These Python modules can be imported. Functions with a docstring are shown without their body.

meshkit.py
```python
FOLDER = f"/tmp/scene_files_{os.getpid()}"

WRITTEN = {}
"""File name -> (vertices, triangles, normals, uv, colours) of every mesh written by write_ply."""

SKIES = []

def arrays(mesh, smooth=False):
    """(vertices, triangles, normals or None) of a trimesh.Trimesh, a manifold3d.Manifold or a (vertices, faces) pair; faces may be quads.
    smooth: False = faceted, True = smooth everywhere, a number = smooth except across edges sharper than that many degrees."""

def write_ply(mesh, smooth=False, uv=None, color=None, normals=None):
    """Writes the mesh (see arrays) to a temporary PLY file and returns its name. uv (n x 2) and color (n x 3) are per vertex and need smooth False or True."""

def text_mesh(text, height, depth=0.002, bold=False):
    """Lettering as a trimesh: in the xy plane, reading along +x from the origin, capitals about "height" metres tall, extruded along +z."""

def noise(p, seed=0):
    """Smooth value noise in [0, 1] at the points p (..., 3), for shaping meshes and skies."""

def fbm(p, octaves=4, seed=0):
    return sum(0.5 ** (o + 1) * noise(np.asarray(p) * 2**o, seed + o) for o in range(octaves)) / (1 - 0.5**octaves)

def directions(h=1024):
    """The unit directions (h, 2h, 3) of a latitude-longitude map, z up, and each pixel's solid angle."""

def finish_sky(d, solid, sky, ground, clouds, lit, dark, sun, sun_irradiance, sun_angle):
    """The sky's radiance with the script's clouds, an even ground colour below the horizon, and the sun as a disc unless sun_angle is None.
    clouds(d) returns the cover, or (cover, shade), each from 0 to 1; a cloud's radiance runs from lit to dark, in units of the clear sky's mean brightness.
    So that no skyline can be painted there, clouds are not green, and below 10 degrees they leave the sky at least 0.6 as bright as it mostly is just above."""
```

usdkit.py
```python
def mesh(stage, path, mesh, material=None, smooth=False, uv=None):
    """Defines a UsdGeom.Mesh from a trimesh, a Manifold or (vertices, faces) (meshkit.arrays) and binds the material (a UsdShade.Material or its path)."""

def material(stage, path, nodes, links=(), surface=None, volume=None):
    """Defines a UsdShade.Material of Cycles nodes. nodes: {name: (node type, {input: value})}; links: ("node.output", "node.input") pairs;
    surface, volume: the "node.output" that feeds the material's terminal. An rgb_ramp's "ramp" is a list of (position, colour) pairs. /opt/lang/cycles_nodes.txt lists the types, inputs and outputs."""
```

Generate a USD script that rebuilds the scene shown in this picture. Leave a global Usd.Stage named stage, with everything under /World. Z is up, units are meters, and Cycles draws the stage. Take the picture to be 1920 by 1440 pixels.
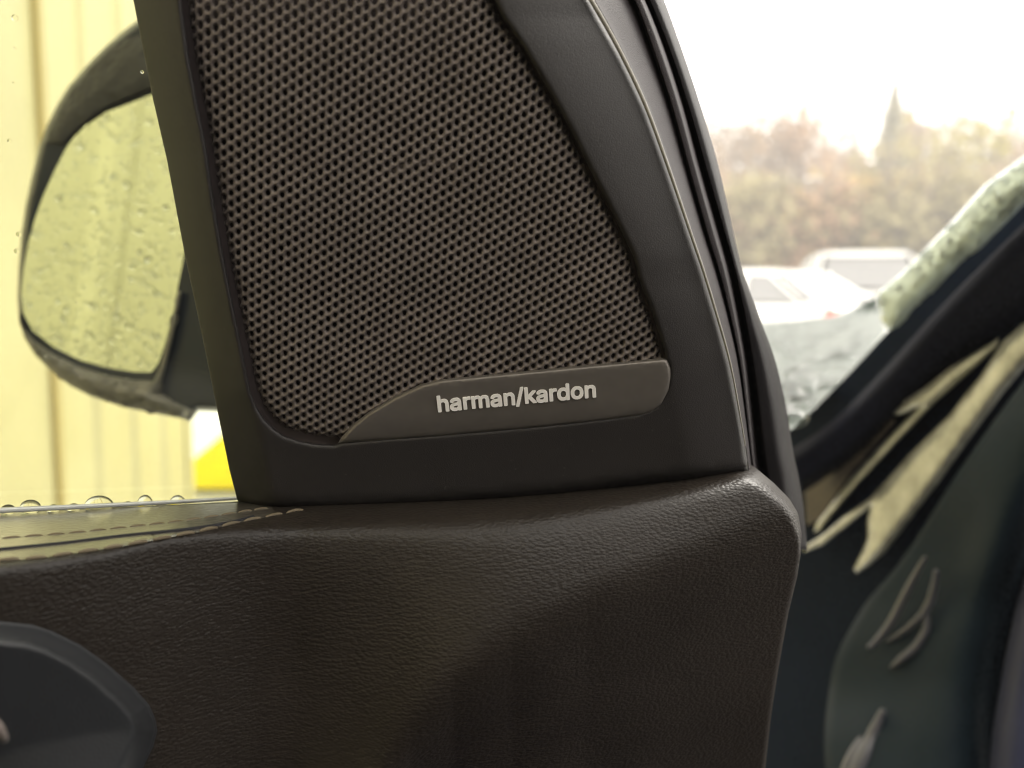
import math, random
import numpy as np, trimesh, shapely
from shapely.geometry import Polygon, LineString
from scipy.spatial import Delaunay, cKDTree
from pxr import Usd, UsdGeom, UsdLux, UsdShade, Gf, Sdf
import usdkit, meshkit

random.seed(7); rng = np.random.default_rng(7)
stage = Usd.Stage.CreateInMemory()
UsdGeom.SetStageUpAxis(stage, 'Z'); UsdGeom.SetStageMetersPerUnit(stage, 1.0)
UsdGeom.Xform.Define(stage, '/World')

# ---------------------------------------------------------------- camera, sky, light
W, H, FPX = 1920.0, 1440.0, 1650.0
PITCH = math.radians(5.5)
CAM = np.array([0.0, 0.0, 1.0])
RIGHT = np.array([1.0, 0, 0]); FWD = np.array([0, math.cos(PITCH), -math.sin(PITCH)]); UP = np.array([0, math.sin(PITCH), math.cos(PITCH)])
cam = UsdGeom.Camera.Define(stage, '/World/camera')
cam.CreateHorizontalApertureAttr(36.0); cam.CreateVerticalApertureAttr(27.0)
cam.CreateFocalLengthAttr(36.0 * FPX / W)
cam.CreateClippingRangeAttr(Gf.Vec2f(0.02, 500))
cam.CreateFStopAttr(10.0); cam.CreateFocusDistanceAttr(0.222)
cam.CreateExposureAttr(1.95)
m4 = Gf.Matrix4d(1.0)
for r_, v_ in enumerate((RIGHT, UP, -FWD, CAM)):
    m4.SetRow(r_, Gf.Vec4d(*map(float, v_), 1.0 if r_ == 3 else 0.0))
cam.AddTransformOp().Set(m4)

SUN_AZ, SUN_EL = math.radians(55), math.radians(48)      # towards the sun: ahead and to the right, behind the cloud
sky_mat = usdkit.material(stage, '/World/Looks/sky', {
    'sky': ('sky_texture', {'sky_type': 'single_scattering', 'sun_disc': False, 'sun_elevation': SUN_EL, 'sun_rotation': SUN_AZ}),
    'tc': ('texture_coordinate', {}),
    'n': ('noise_texture', {'scale': 1.6, 'detail': 4.0}),
    'cr': ('rgb_ramp', {'ramp': [(0.3, (7.1, 6.72, 6.1)), (0.7, (8.8, 8.25, 7.5))]}),
    'mx': ('mix_color', {'fac': 0.9, 'use_clamp': False}),
    'bg': ('background_shader', {'strength': 0.11})},
    [('tc.generated', 'n.vector'), ('n.fac', 'cr.fac'), ('sky.color', 'mx.a'), ('cr.color', 'mx.b'), ('mx.result', 'bg.color')], surface='bg.background')
dome = UsdLux.DomeLight.Define(stage, '/World/sky'); dome.CreateIntensityAttr(1.0)
UsdShade.MaterialBindingAPI.Apply(dome.GetPrim()).Bind(sky_mat)
dome.GetPrim().SetCustomDataByKey('kind', 'structure')
sun = UsdLux.DistantLight.Define(stage, '/World/sun')
sun.CreateIntensityAttr(0.3); sun.CreateAngleAttr(25.0); sun.CreateColorAttr(Gf.Vec3f(1.0, 0.95, 0.87))
sun.GetPrim().CreateAttribute('inputs:normalize', Sdf.ValueTypeNames.Bool).Set(True)
sd = np.array([math.sin(SUN_AZ) * math.cos(SUN_EL), math.cos(SUN_AZ) * math.cos(SUN_EL), math.sin(SUN_EL)])
sun.AddTransformOp().Set(Gf.Matrix4d(1.0).SetRotate(Gf.Rotation(Gf.Vec3d(0, 0, 1), Gf.Vec3d(*map(float, sd)))))

# ---------------------------------------------------------------- helpers
def P(x, y, d):
    """World point seen in direction (x, y) of a 1920 x 1440 survey grid at distance d along the optical axis."""
    x, y, d = np.broadcast_arrays(np.asarray(x, float), np.asarray(y, float), np.asarray(d, float))
    return CAM + d[..., None] * (FWD + ((x - 960) / FPX)[..., None] * RIGHT - ((y - 720) / FPX)[..., None] * UP)

def proj(p):
    q = np.asarray(p, float) - CAM
    d = q @ FWD
    return 960 + FPX * (q @ RIGHT) / d, 720 - FPX * (q @ UP) / d, d

used = {}
def path_for(name, parent='/World'):
    key = (parent, name); n = used.get(key, 0); used[key] = n + 1
    return f'{parent}/{name}' + (f'_{n:03d}' if n else '')

def data(prim, label=None, cat=None, group=None, kind=None):
    for k, v in (('label', label), ('category', cat), ('group', group), ('kind', kind)):
        if v: prim.SetCustomDataByKey(k, v)
    return prim

def obj(name, mesh, mat, parent=None, smooth=False, **kw):
    p = path_for(name, str(parent.GetPath()) if parent else '/World')
    return data(usdkit.mesh(stage, p, mesh, mat, smooth=smooth).GetPrim(), **kw)

def thing(name, parent=None, **kw):
    return data(UsdGeom.Xform.Define(stage, path_for(name, str(parent.GetPath()) if parent else '/World')).GetPrim(), **kw)

MATS = {}
def mat(name, color=(0.5, 0.5, 0.5), rough=0.5, metallic=0.0, var=0.0, vscale=20.0, bump=None, coat=0.0, spec=0.5, rvar=0.0, sheen=0.0, dust=0.0, **extra):
    """Principled material with tonal variation. bump: list of (kind, scale, distance[, stretch])."""
    nodes = {'p': ('principled_bsdf', {'base_color': color, 'roughness': rough, 'metallic': metallic, 'coat_weight': coat, 'specular_ior_level': spec, 'sheen_weight': sheen, **extra}),
             'g': ('texture_coordinate', {})}
    links = []
    if var or rvar:
        nodes['n'] = ('noise_texture', {'scale': vscale, 'detail': 5.0, 'roughness': 0.6})
        links.append(('g.object', 'n.vector'))
    if var:
        c = np.array(color)
        nodes['r'] = ('rgb_ramp', {'ramp': [(0.3, tuple(c * (1 - var))), (0.7, tuple(np.minimum(c * (1 + var), 1)))]})
        links += [('n.fac', 'r.fac'), ('r.color', 'p.base_color')]
    if rvar:
        nodes['rm'] = ('map_range', {'from_min': 0.3, 'from_max': 0.7, 'to_min': max(rough - rvar, 0.02), 'to_max': rough + rvar, 'clamp': True})
        links += [('n.fac', 'rm.value'), ('rm.result', 'p.roughness')]
    if dust:
        nodes['dn'] = ('noise_texture', {'scale': 900.0, 'detail': 2.0})
        nodes['dr'] = ('rgb_ramp', {'ramp': [(0.0, (0, 0, 0)), (0.70, (0, 0, 0)), (0.78, (dust,) * 3)]})
        nodes['dm'] = ('mix_color', {'a': color, 'b': (0.35, 0.33, 0.3)})
        links += [('g.object', 'dn.vector'), ('dn.fac', 'dr.fac'), ('dr.color', 'dm.fac'), ('dm.result', 'p.base_color')]
        if var:
            links = [l for l in links if l != ('r.color', 'p.base_color')] + [('r.color', 'dm.a')]
    last = None
    for i, b in enumerate(bump or []):
        kind, scale, dist = b[:3]
        st = b[3] if len(b) > 3 else (1, 1, 1)
        nodes[f'm{i}'] = ('mapping', {'scale': tuple(float(scale) * s for s in st)})
        links.append(('g.object', f'm{i}.vector'))
        if kind == 'cells':
            nodes[f'w{i}'] = ('noise_texture', {'scale': 0.9, 'detail': 2.0})
            nodes[f'x{i}'] = ('mix_color', {'fac': 0.22, 'use_clamp': False})
            nodes[f't{i}'] = ('voronoi_texture', {'feature': 'smooth_f1', 'scale': 1.0, 'randomness': 1.0, 'smoothness': 0.25})
            links += [(f'm{i}.vector', f'w{i}.vector'), (f'm{i}.vector', f'x{i}.a'), (f'w{i}.color', f'x{i}.b'), (f'x{i}.result', f't{i}.vector')]
            nodes[f'b{i}'] = ('bump', {'invert': True, 'strength': 1.0, 'distance': dist})
            links.append((f't{i}.distance', f'b{i}.height'))
        else:
            nodes[f't{i}'] = ('noise_texture', {'scale': 1.0, 'detail': 3.0, 'roughness': 0.55})
            links.append((f'm{i}.vector', f't{i}.vector'))
            nodes[f'b{i}'] = ('bump', {'strength': 1.0, 'distance': dist})
            links.append((f't{i}.fac', f'b{i}.height'))
        if last: links.append((f'{last}.normal', f'b{i}.normal'))
        last = f'b{i}'
    if last: links.append((f'{last}.normal', 'p.normal'))
    MATS[name] = usdkit.material(stage, f'/World/Looks/{name}', nodes, links, surface='p.BSDF')
    return MATS[name]

def resample(pts, step=None, n=None):
    pts = np.asarray(pts, float)
    s = np.r_[0, np.cumsum(np.linalg.norm(np.diff(pts[:, :2], axis=0), axis=1))]
    n = n or max(2, int(round(s[-1] / step)) + 1)
    q = np.linspace(0, s[-1], n)
    return np.stack([np.interp(q, s, pts[:, k]) for k in range(pts.shape[1])], 1)

def curve(pts, n=60):
    """Smooth curve through the points."""
    from scipy.interpolate import PchipInterpolator
    pts = np.asarray(pts, float)
    s = np.r_[0, np.cumsum(np.linalg.norm(np.diff(pts[:, :2], axis=0), axis=1))]
    q = np.linspace(0, s[-1], n)
    return np.stack([PchipInterpolator(s, pts[:, k])(q) for k in range(pts.shape[1])], 1)

def close_up(front, tris, back):
    """Closed solid from a front surface, its triangles and the matching back points."""
    n = len(front)
    e = np.sort(tris[:, [0, 1, 1, 2, 2, 0]].reshape(-1, 2), axis=1)
    d = tris[:, [0, 1, 1, 2, 2, 0]].reshape(-1, 2)
    _, inv, cnt = np.unique(e, axis=0, return_inverse=True, return_counts=True)
    b = d[cnt[inv.ravel()] == 1]
    side = np.vstack([np.stack([b[:, 1], b[:, 0], b[:, 0] + n], 1), np.stack([b[:, 1], b[:, 0] + n, b[:, 1] + n], 1)])
    return trimesh.Trimesh(np.vstack([front, back]), np.vstack([tris, tris[:, ::-1] + n, side]), process=False)

def sheet(outer, depth, step=9.0, holes=(), rings=(2, 5, 9, 14), thick=0.002, extra=None):
    """Panel with the given outline; depth(x, y) gives how far each point lies. Closed, with real thickness."""
    poly = Polygon(outer, holes).buffer(0)
    if poly.geom_type != 'Polygon': poly = max(poly.geoms, key=lambda g: g.area)
    pts = []
    def ring_pts(g, st):
        gs = getattr(g, 'geoms', [g])
        for p in gs:
            if p.is_empty: continue
            for r in (p.exterior, *p.interiors):
                c = resample(np.array(r.coords), step=st)[:-1]
                pts.append(c)
    ring_pts(poly, step * 0.5)
    for k in rings: ring_pts(poly.buffer(-k), step * 0.6)
    x0, y0, x1, y1 = poly.bounds
    gx, gy = np.meshgrid(np.arange(x0, x1, step), np.arange(y0, y1, step))
    gx = gx + (np.arange(gx.shape[0]) % 2)[:, None] * step / 2
    inner = poly.buffer(-(max(rings) if rings else 0) - step * 0.5)
    g = np.stack([gx.ravel(), gy.ravel()], 1)
    pts.append(g[shapely.contains_xy(inner, g[:, 0], g[:, 1])])
    if extra is not None: pts.append(extra[shapely.contains_xy(inner, extra[:, 0], extra[:, 1])])
    q = np.vstack(pts)
    q = q[np.unique(np.round(q, 2), axis=0, return_index=True)[1]]
    t = Delaunay(q).simplices
    c = q[t].mean(1)
    t = t[shapely.contains_xy(poly, c[:, 0], c[:, 1])]
    a = np.cross(np.c_[q[t[:, 1]] - q[t[:, 0]], np.zeros(len(t))], np.c_[q[t[:, 2]] - q[t[:, 0]], np.zeros(len(t))])[:, 2]
    t = t[np.abs(a) > 1e-6]; a = a[np.abs(a) > 1e-6]
    t[a > 0] = t[a > 0][:, ::-1]
    u = np.unique(t); remap = np.zeros(len(q), int); remap[u] = np.arange(len(u)); q = q[u]; t = remap[t]
    d = depth(q[:, 0], q[:, 1])
    return close_up(P(q[:, 0], q[:, 1], d), t, P(q[:, 0], q[:, 1], d + thick))

def loft(curves, n=80, thick=0.003, m=6):
    """Skin over curves of (x, y, distance) rows, rounded across; closed with thickness."""
    from scipy.interpolate import PchipInterpolator
    cs = np.stack([curve(c, n) for c in curves])
    k = np.linspace(0, len(cs) - 1, (len(cs) - 1) * m + 1)
    g = PchipInterpolator(np.arange(len(cs)), cs, axis=0)(k) if len(cs) > 2 else cs[0] + (cs[1] - cs[0]) * k[:, None, None]
    r, c = g.shape[:2]
    i = np.arange(r * c).reshape(r, c)
    t = np.vstack([np.stack([i[:-1, :-1], i[1:, :-1], i[1:, 1:]], -1).reshape(-1, 3), np.stack([i[:-1, :-1], i[1:, 1:], i[:-1, 1:]], -1).reshape(-1, 3)])
    q = g.reshape(-1, 3)
    f = P(q[:, 0], q[:, 1], q[:, 2])
    nrm = np.cross(f[t[:, 1]] - f[t[:, 0]], f[t[:, 2]] - f[t[:, 0]])
    if (nrm * (f[t[:, 0]] - CAM)).sum() > 0: t = t[:, ::-1]
    return close_up(f, t, P(q[:, 0], q[:, 1], q[:, 2] + thick))

def tube(pts, rad, seg=10, caps=True):
    pts = np.asarray(pts, float); n = len(pts)
    rad = np.broadcast_to(np.asarray(rad, float), (n,))
    tan = np.gradient(pts, axis=0); tan /= np.linalg.norm(tan, axis=1)[:, None]
    ref = np.array([0.3, -0.5, 0.8]); v, f = [], []
    for k in range(n):
        a = np.cross(tan[k], ref); a /= np.linalg.norm(a); b = np.cross(tan[k], a)
        w = np.linspace(0, 2 * np.pi, seg, endpoint=False)
        v.append(pts[k] + rad[k] * (np.cos(w)[:, None] * a + np.sin(w)[:, None] * b))
    v = np.vstack(v + [pts[:1], pts[-1:]])
    for k in range(n - 1):
        for s in range(seg):
            a, b = k * seg + s, k * seg + (s + 1) % seg
            f += [(a, a + seg, b + seg), (a, b + seg, b)]
    for s in range(seg):
        f += [(n * seg, s, (s + 1) % seg), (n * seg + 1, (n - 1) * seg + (s + 1) % seg, (n - 1) * seg + s)]
    return trimesh.Trimesh(v, np.array(f)[:, ::-1], process=False)

def plane(at, bx, by, x0=960, y0=720):
    """distance(x, y) of a plane: 1/d = at + bx (x - x0) + by (y - y0)."""
    return lambda x, y: 1.0 / (at + bx * (np.asarray(x, float) - x0) + by * (np.asarray(y, float) - y0))

def curve_at(pts, flip=False):
    pts = np.asarray(pts, float)
    return lambda t: np.interp(t, pts[:, 0], pts[:, 1])

def sstep(t):
    t = np.clip(t, 0, 1); return t * t * (3 - 2 * t)

# ---------------------------------------------------------------- materials
LEATHER = mat('dark_leather', (0.0165, 0.0128, 0.0098), 0.42, coat=0.10, coat_roughness=0.3, spec=0.32, var=0.2, vscale=28, rvar=0.08,
              bump=[('cells', 1400, 0.00016, (0.75, 1, 1.45)), ('noise', 560, 0.00012), ('noise', 2600, 0.00005)])
LIT_LEDGE = mat('lightened_ledge_leather', (0.050, 0.044, 0.036), 0.28, coat=0.8, coat_roughness=0.20, spec=0.6, var=0.15, vscale=40, bump=[('cells', 1000, 0.00016, (0.75, 1, 1.45)), ('noise', 500, 0.00012), ('noise', 2400, 0.00004)])  # lighter copy of the leather, painting window light onto the ledge
PLASTIC = mat('grained_plastic', (0.0205, 0.018, 0.017), 0.46, spec=0.48, var=0.08, vscale=80, bump=[('noise', 3200, 0.00010)], dust=0.10)
TRIM = mat('edge_plastic', (0.034, 0.029, 0.031), 0.5, spec=0.14, var=0.1, vscale=80, bump=[('noise', 2600, 0.00016)], dust=0.25)
GRILLE = mat('mesh_metal', (0.150, 0.126, 0.113), 0.45, metallic=0.15, var=0.15, vscale=120, bump=[('noise', 4000, 0.00004)])
BACKING = mat('speaker_cloth', (0.075, 0.058, 0.056), 0.9)
BADGE = mat('brushed_plate', (0.165, 0.148, 0.130), 0.38, metallic=0.5, var=0.06, vscale=200, bump=[('noise', 900, 0.00002, (0.15, 1, 6))])
LETTER = mat('silver_print', (0.93, 0.90, 0.86), 0.3)
RUBBER = mat('black_rubber', (0.007, 0.008, 0.016), 0.7, spec=0.06, var=0.15, vscale=30, bump=[('noise', 900, 0.0001)])
SEALRUB = mat('seal_rubber', (0.015, 0.0135, 0.0145), 0.5, spec=0.16, var=0.15, vscale=60, bump=[('noise', 1500, 0.00016)])
BEVEL_GLEAM = mat('painted_gleam', (0.34, 0.32, 0.28), 0.25)
DARKPAINT = mat('dark_jamb_paint', (0.007, 0.012, 0.025), 0.7, var=0.2, vscale=6, spec=0.06)
REFLECTION = mat('painted_reflection', (0.42, 0.42, 0.37), 0.30, metallic=0.55, coat=0.6, var=0.25, vscale=55, rvar=0.08, bump=[('noise', 70, 0.0006)])  # pale base colour painting the jamb's wet reflections
BONNET = mat('wet_bonnet_paint', (0.095, 0.118, 0.105), 0.34, spec=0.22, bump=[('noise', 120, 0.0005)])
WETPAINT = mat('wet_paint', (0.50, 0.60, 0.60), 0.16, metallic=0.25, coat=1.0, bump=[('noise', 260, 0.0006)])
MIRRORBODY = mat('mirror_housing_paint', (0.014, 0.016, 0.022), 0.3, spec=0.3, var=0.1, vscale=20)
MIRRORRIM = mat('mirror_lip_bright', (0.14, 0.128, 0.11), 0.4, bump=[('noise', 260, 0.0025)])
MIRRORLIP = mat('mirror_lip_paint', (0.030, 0.029, 0.030), 0.4, spec=0.35, bump=[('noise', 160, 0.0018)])
MIRROR = usdkit.material(stage, '/World/Looks/mirror_silver', {'p': ('principled_bsdf', {'base_color': (0.78, 0.82, 0.70), 'metallic': 1.0, 'roughness': 0.015})}, [], surface='p.BSDF')
WATER = usdkit.material(stage, '/World/Looks/water', {'p': ('principled_bsdf', {'base_color': (1, 1, 1), 'transmission_weight': 1.0, 'ior': 1.33, 'roughness': 0.0})}, [], surface='p.BSDF')
BEADWATER = usdkit.material(stage, '/World/Looks/clear_bead', {
    't': ('transparent_bsdf', {'color': (0.97, 0.98, 0.95)}), 'rf': ('refraction_bsdf', {'color': (1, 1, 1), 'roughness': 0.0, 'IOR': 1.16}), 'gl': ('glossy_bsdf', {'color': (1, 1, 1), 'roughness': 0.02}),
    'f': ('fresnel', {'IOR': 1.12}), 'm0': ('mix_closure', {'fac': 0.85}), 'm': ('mix_closure', {})},
    [('t.BSDF', 'm0.closure1'), ('rf.BSDF', 'm0.closure2'), ('f.fac', 'm.fac'), ('m0.closure', 'm.closure1'), ('gl.BSDF', 'm.closure2')], surface='m.closure')
GLASS = usdkit.material(stage, '/World/Looks/window_glass', {
    't': ('transparent_bsdf', {'color': (0.93, 0.95, 0.87)}), 'gl': ('glossy_bsdf', {'color': (1, 1, 1), 'roughness': 0.0}),
    'f': ('fresnel', {'IOR': 1.45}), 'm': ('mix_closure', {})},
    [('f.fac', 'm.fac'), ('t.BSDF', 'm.closure1'), ('gl.BSDF', 'm.closure2')], surface='m.closure')
SILLSTRIP = mat('pale_seal_strip', (0.62, 0.64, 0.62), 0.3, metallic=0.3)
THREAD = mat('tan_thread', (0.15, 0.12, 0.075), 0.7, bump=[('noise', 3000, 0.0001)])
SEAM = mat('seam_groove', (0.012, 0.012, 0.016), 0.8)
POD = mat('handle_bezel_plastic', (0.022, 0.0235, 0.026), 0.5, var=0.1, vscale=40, bump=[('noise', 2400, 0.00008)])
ADDED_ROOF = mat('added_roof_cloth', (0.10, 0.095, 0.09), 0.9)
YWALL = mat('cream_yellow_siding', (0.45, 0.41, 0.235), 0.5, var=0.10, vscale=2.2, rvar=0.1, bump=[('noise', 5, 0.004, (1, 1, 0.15))])
SEAMWALL = mat('siding_joint', (0.36, 0.29, 0.12), 0.6)
YELLOW = mat('safety_yellow_paint', (0.90, 0.74, 0.015), 0.35, var=0.06, vscale=5)
GROUND = mat('wet_gravel', (0.46, 0.46, 0.43), 0.35, var=0.18, vscale=2.0, bump=[('noise', 18, 0.01)])
CARWHITE = mat('white_car_paint', (0.80, 0.80, 0.77), 0.25, coat=0.6)
CARGLASS = mat('dark_car_glass', (0.22, 0.22, 0.22), 0.08, spec=0.8)
TYRE = mat('tyre_rubber', (0.03, 0.03, 0.03), 0.8)
RIM = mat('wheel_alloy', (0.5, 0.5, 0.5), 0.35, metallic=0.8)
REDLAMP = mat('red_lamp_plastic', (0.65, 0.08, 0.05), 0.2)
CLEARLAMP = mat('clear_lamp_plastic', (0.7, 0.7, 0.7), 0.1)
BARK = mat('grey_brown_bark', (0.26, 0.22, 0.18), 0.9, var=0.3, vscale=4)

# ---------------------------------------------------------------- setting: ground, wall
g = trimesh.creation.box((400, 400, 0.2)); g.apply_translation((0, 60, -0.1))
obj('ground', g, GROUND, kind='structure')

wall = thing('metal_building', label='cream yellow ribbed metal building seen through the side window', cat='building')
W0 = np.array([-1.10, 2.0]); WD = np.array([-0.106, 1.0]); WD /= np.linalg.norm(WD); WN = np.array([WD[1], -WD[0]])
def wall_panel(s0, s1, ribs):
    """One sheet of ribbed siding between s0 and s1 metres along the wall, 4.6 m tall."""
    prof = [(s0 + 0.004, 0.0)]
    for r in ribs:
        prof += [(r - 0.030, 0.0), (r - 0.012, 0.013), (r + 0.012, 0.013), (r + 0.030, 0.0)]
    prof += [(s1 - 0.004, 0.0)]
    f = np.array([[*(W0 + WD * s + WN * o), z] for z in (0.02, 4.6) for s, o in prof])
    b = np.array([[*(W0 + WD * s + WN * (o - 0.012)), z] for z in (0.02, 4.6) for s, o in prof])
    n = len(prof); i = np.arange(n - 1)
    t = np.vstack([np.stack([i, i + 1, i + n + 1], 1), np.stack([i, i + n + 1, i + n], 1)])
    return close_up(f, t, b)
RIB = 0.31
end_s = 1.30
ss = [end_s - 0.9 * k - 1.18 for k in range(-1, 8)]
for k in range(8):
    s1, s0 = (end_s if k == 0 else ss[k]), ss[k + 1]
    ribs = [s for s in np.arange(-8 * 0.9 + 0.17, end_s, RIB) if s0 + 0.05 < s < s1 - 0.05]
    obj('wall_panel', wall_panel(s0, s1, ribs), YWALL, wall)
    c = W0 + WD * s0
    j = trimesh.creation.box((0.03, 0.022, 4.6)); j.apply_transform(trimesh.transformations.rotation_matrix(math.atan2(WD[1], WD[0]), (0, 0, 1)))
    j.apply_translation((*(c + WN * 0.004), 2.31)); obj('joint_strip', j, SEAMWALL, wall)
# the building's body behind the siding
a0, a1 = W0 + WD * (ss[8] + 0.0), W0 + WD * (end_s - 0.01)
bb = trimesh.creation.extrude_polygon(Polygon([a0 - WN * 0.02, a1 - WN * 0.02, a1 - WN * 5, a0 - WN * 5]), 4.5, engine='earcut')
obj('building_body', bb, YWALL, wall)
t_ = trimesh.creation.box((0.05, 0.05, 4.6)); t_.apply_translation((*(a1 - WN * 0.01 + WD * 0.03), 2.31)); obj('corner_trim', t_, YWALL, wall)

# ---------------------------------------------------------------- yellow container beyond the wall
def prism(profile_xy, depth):
    return trimesh.creation.extrude_polygon(Polygon(profile_xy), depth, engine='earcut')
sk = thing('skip_container', label='bright yellow steel container with a sloping end, beyond the end of the ribbed wall', cat='container')
def skip_part(prof, y0, y1):
    m = prism(prof, y1 - y0); m.apply_transform(trimesh.transformations.rotation_matrix(math.pi / 2, (1, 0, 0))); m.apply_translation((0, y1, 0)); return m
prof = [(-1.74, 0.03), (-0.6, 0.03), (-0.1, 0.62), (-1.13, 0.62)]
prof = [(-1.83, 0.02), (0.2, 0.02), (0.5, 0.62), (-1.12, 0.62)]
obj('side_wall', skip_part(prof, 4.5, 4.53), YELLOW, sk)
obj('side_wall', skip_part(prof, 5.7, 5.73), YELLOW, sk)
obj('end_wall', skip_part([(-1.83, 0.02), (-1.79, 0.02), (-1.08, 0.62), (-1.12, 0.62)], 4.531, 5.699), YELLOW, sk)
obj('floor', skip_part([(-1.78, 0.03), (0.19, 0.03), (0.19, 0.07), (-1.74, 0.07)], 4.531, 5.699), YELLOW, sk)
obj('rim', skip_part([(-1.13, 0.622), (0.51, 0.622), (0.51, 0.67), (-1.09, 0.67)], 4.47, 4.56), YELLOW, sk)

# ---------------------------------------------------------------- the car
car = thing('car', label='grey car with open door, black speaker panel and dark leather door trim, filling the foreground', cat='car')

# --- outlines of the speaker panel
LEFT = [(240, -70), (250, 0), (263, 67), (287, 187), (313, 300), (347, 480), (377, 620), (403, 747), (430, 880), (444, 935)]
BOTTOM = [(450, 946), (474, 952), (505, 955), (567, 957), (651, 956), (776, 950), (1006, 934), (1273, 900), (1394, 888)]
RIGHTE = [(1402, 866), (1398, 838), (1387, 772), (1371, 687), (1348, 601), (1317, 500), (1300, 450), (1253, 312), (1212, 200), (1166, 103), (1109, 0), (1066, -70)]
OUTER = LEFT + BOTTOM + RIGHTE
G_LEFT = [(328, -70), (340, 0), (353, 100), (372, 200), (388, 283), (402, 383), (419, 480), (435, 563), (451, 640), (470, 735), (482, 765), (497, 787), (515, 805), (533, 817), (560, 826), (590, 832), (627, 834)]
B_TOP = [(632, 834), (640, 820), (660, 797), (690, 773), (740, 743), (790, 720), (827, 711), (940, 700), (1073, 687), (1244, 671)]
G_RIGHT = [(1247, 664), (1223, 587), (1200, 530), (1187, 480), (1140, 383), (1107, 320), (1073, 250), (1040, 190), (1007, 133), (973, 77), (940, 30), (927, 0), (890, -70)]
B_BOTTOM = [(1252, 673), (1259, 690), (1260, 708), (1256, 733), (1242, 760), (1226, 773), (1207, 781), (1140, 790), (1007, 805), (840, 820), (690, 831)]
OPENING = G_LEFT + [(640, 829)] + [(x - (6 if x > 1200 else 0), y - 7) for x, y in B_BOTTOM[::-1]][:-1] + [(1246, 672)] + G_RIGHT
left_x = curve_at([(y, x) for x, y in LEFT] + [(1000, 455)])
gleft_x = curve_at(sorted((y, x) for x, y in G_LEFT[:11]) + [(1000, 520)])
gright_x = curve_at(sorted((y, x) for x, y in G_RIGHT) + [(1000, 1330)])
SA, SX, SY = 4.545, -0.0002, -0.0011
sail = plane(SA, SX, SY, 900, 700)
bottom_line = LineString(BOTTOM); right_line = LineString(RIGHTE); open_line = LineString(OPENING + OPENING[:1])
def dist(line, x, y): return shapely.distance(shapely.points(np.asarray(x, float), np.asarray(y, float)), line)
def d_frame(x, y):
    d = sail(x, y) - 0.0016
    wide = np.where(y < 760, gleft_x(y) - left_x(y), 75)
    t = np.clip((x - left_x(y)) / wide, 0, 1)
    d = d + 0.013 * (1 - t) ** 1.5
    q = dist(bottom_line, x, y); d = d + 0.004 * np.clip(1 - q / 22, 0, 1) ** 2
    q = dist(right_line, x, y); d = d + 0.0022 * np.clip(1 - q / 9, 0, 1) ** 1.6
    q = dist(open_line, x, y); d = d + 0.0011 * np.clip(1 - q / 8, 0, 1) ** 2
    rx = np.where(y > 664, 1247 + (y - 664) * 0.2, gright_x(y))
    d = d + 0.006 * np.clip((x - rx) / 150, 0, 1.4) ** 1.4
    return d
panel = obj('speaker_panel', sheet(OUTER, d_frame, 9, holes=[OPENING], thick=0.006), PLASTIC, car, smooth=50, label='black triangular plastic panel framing the speaker mesh')

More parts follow.
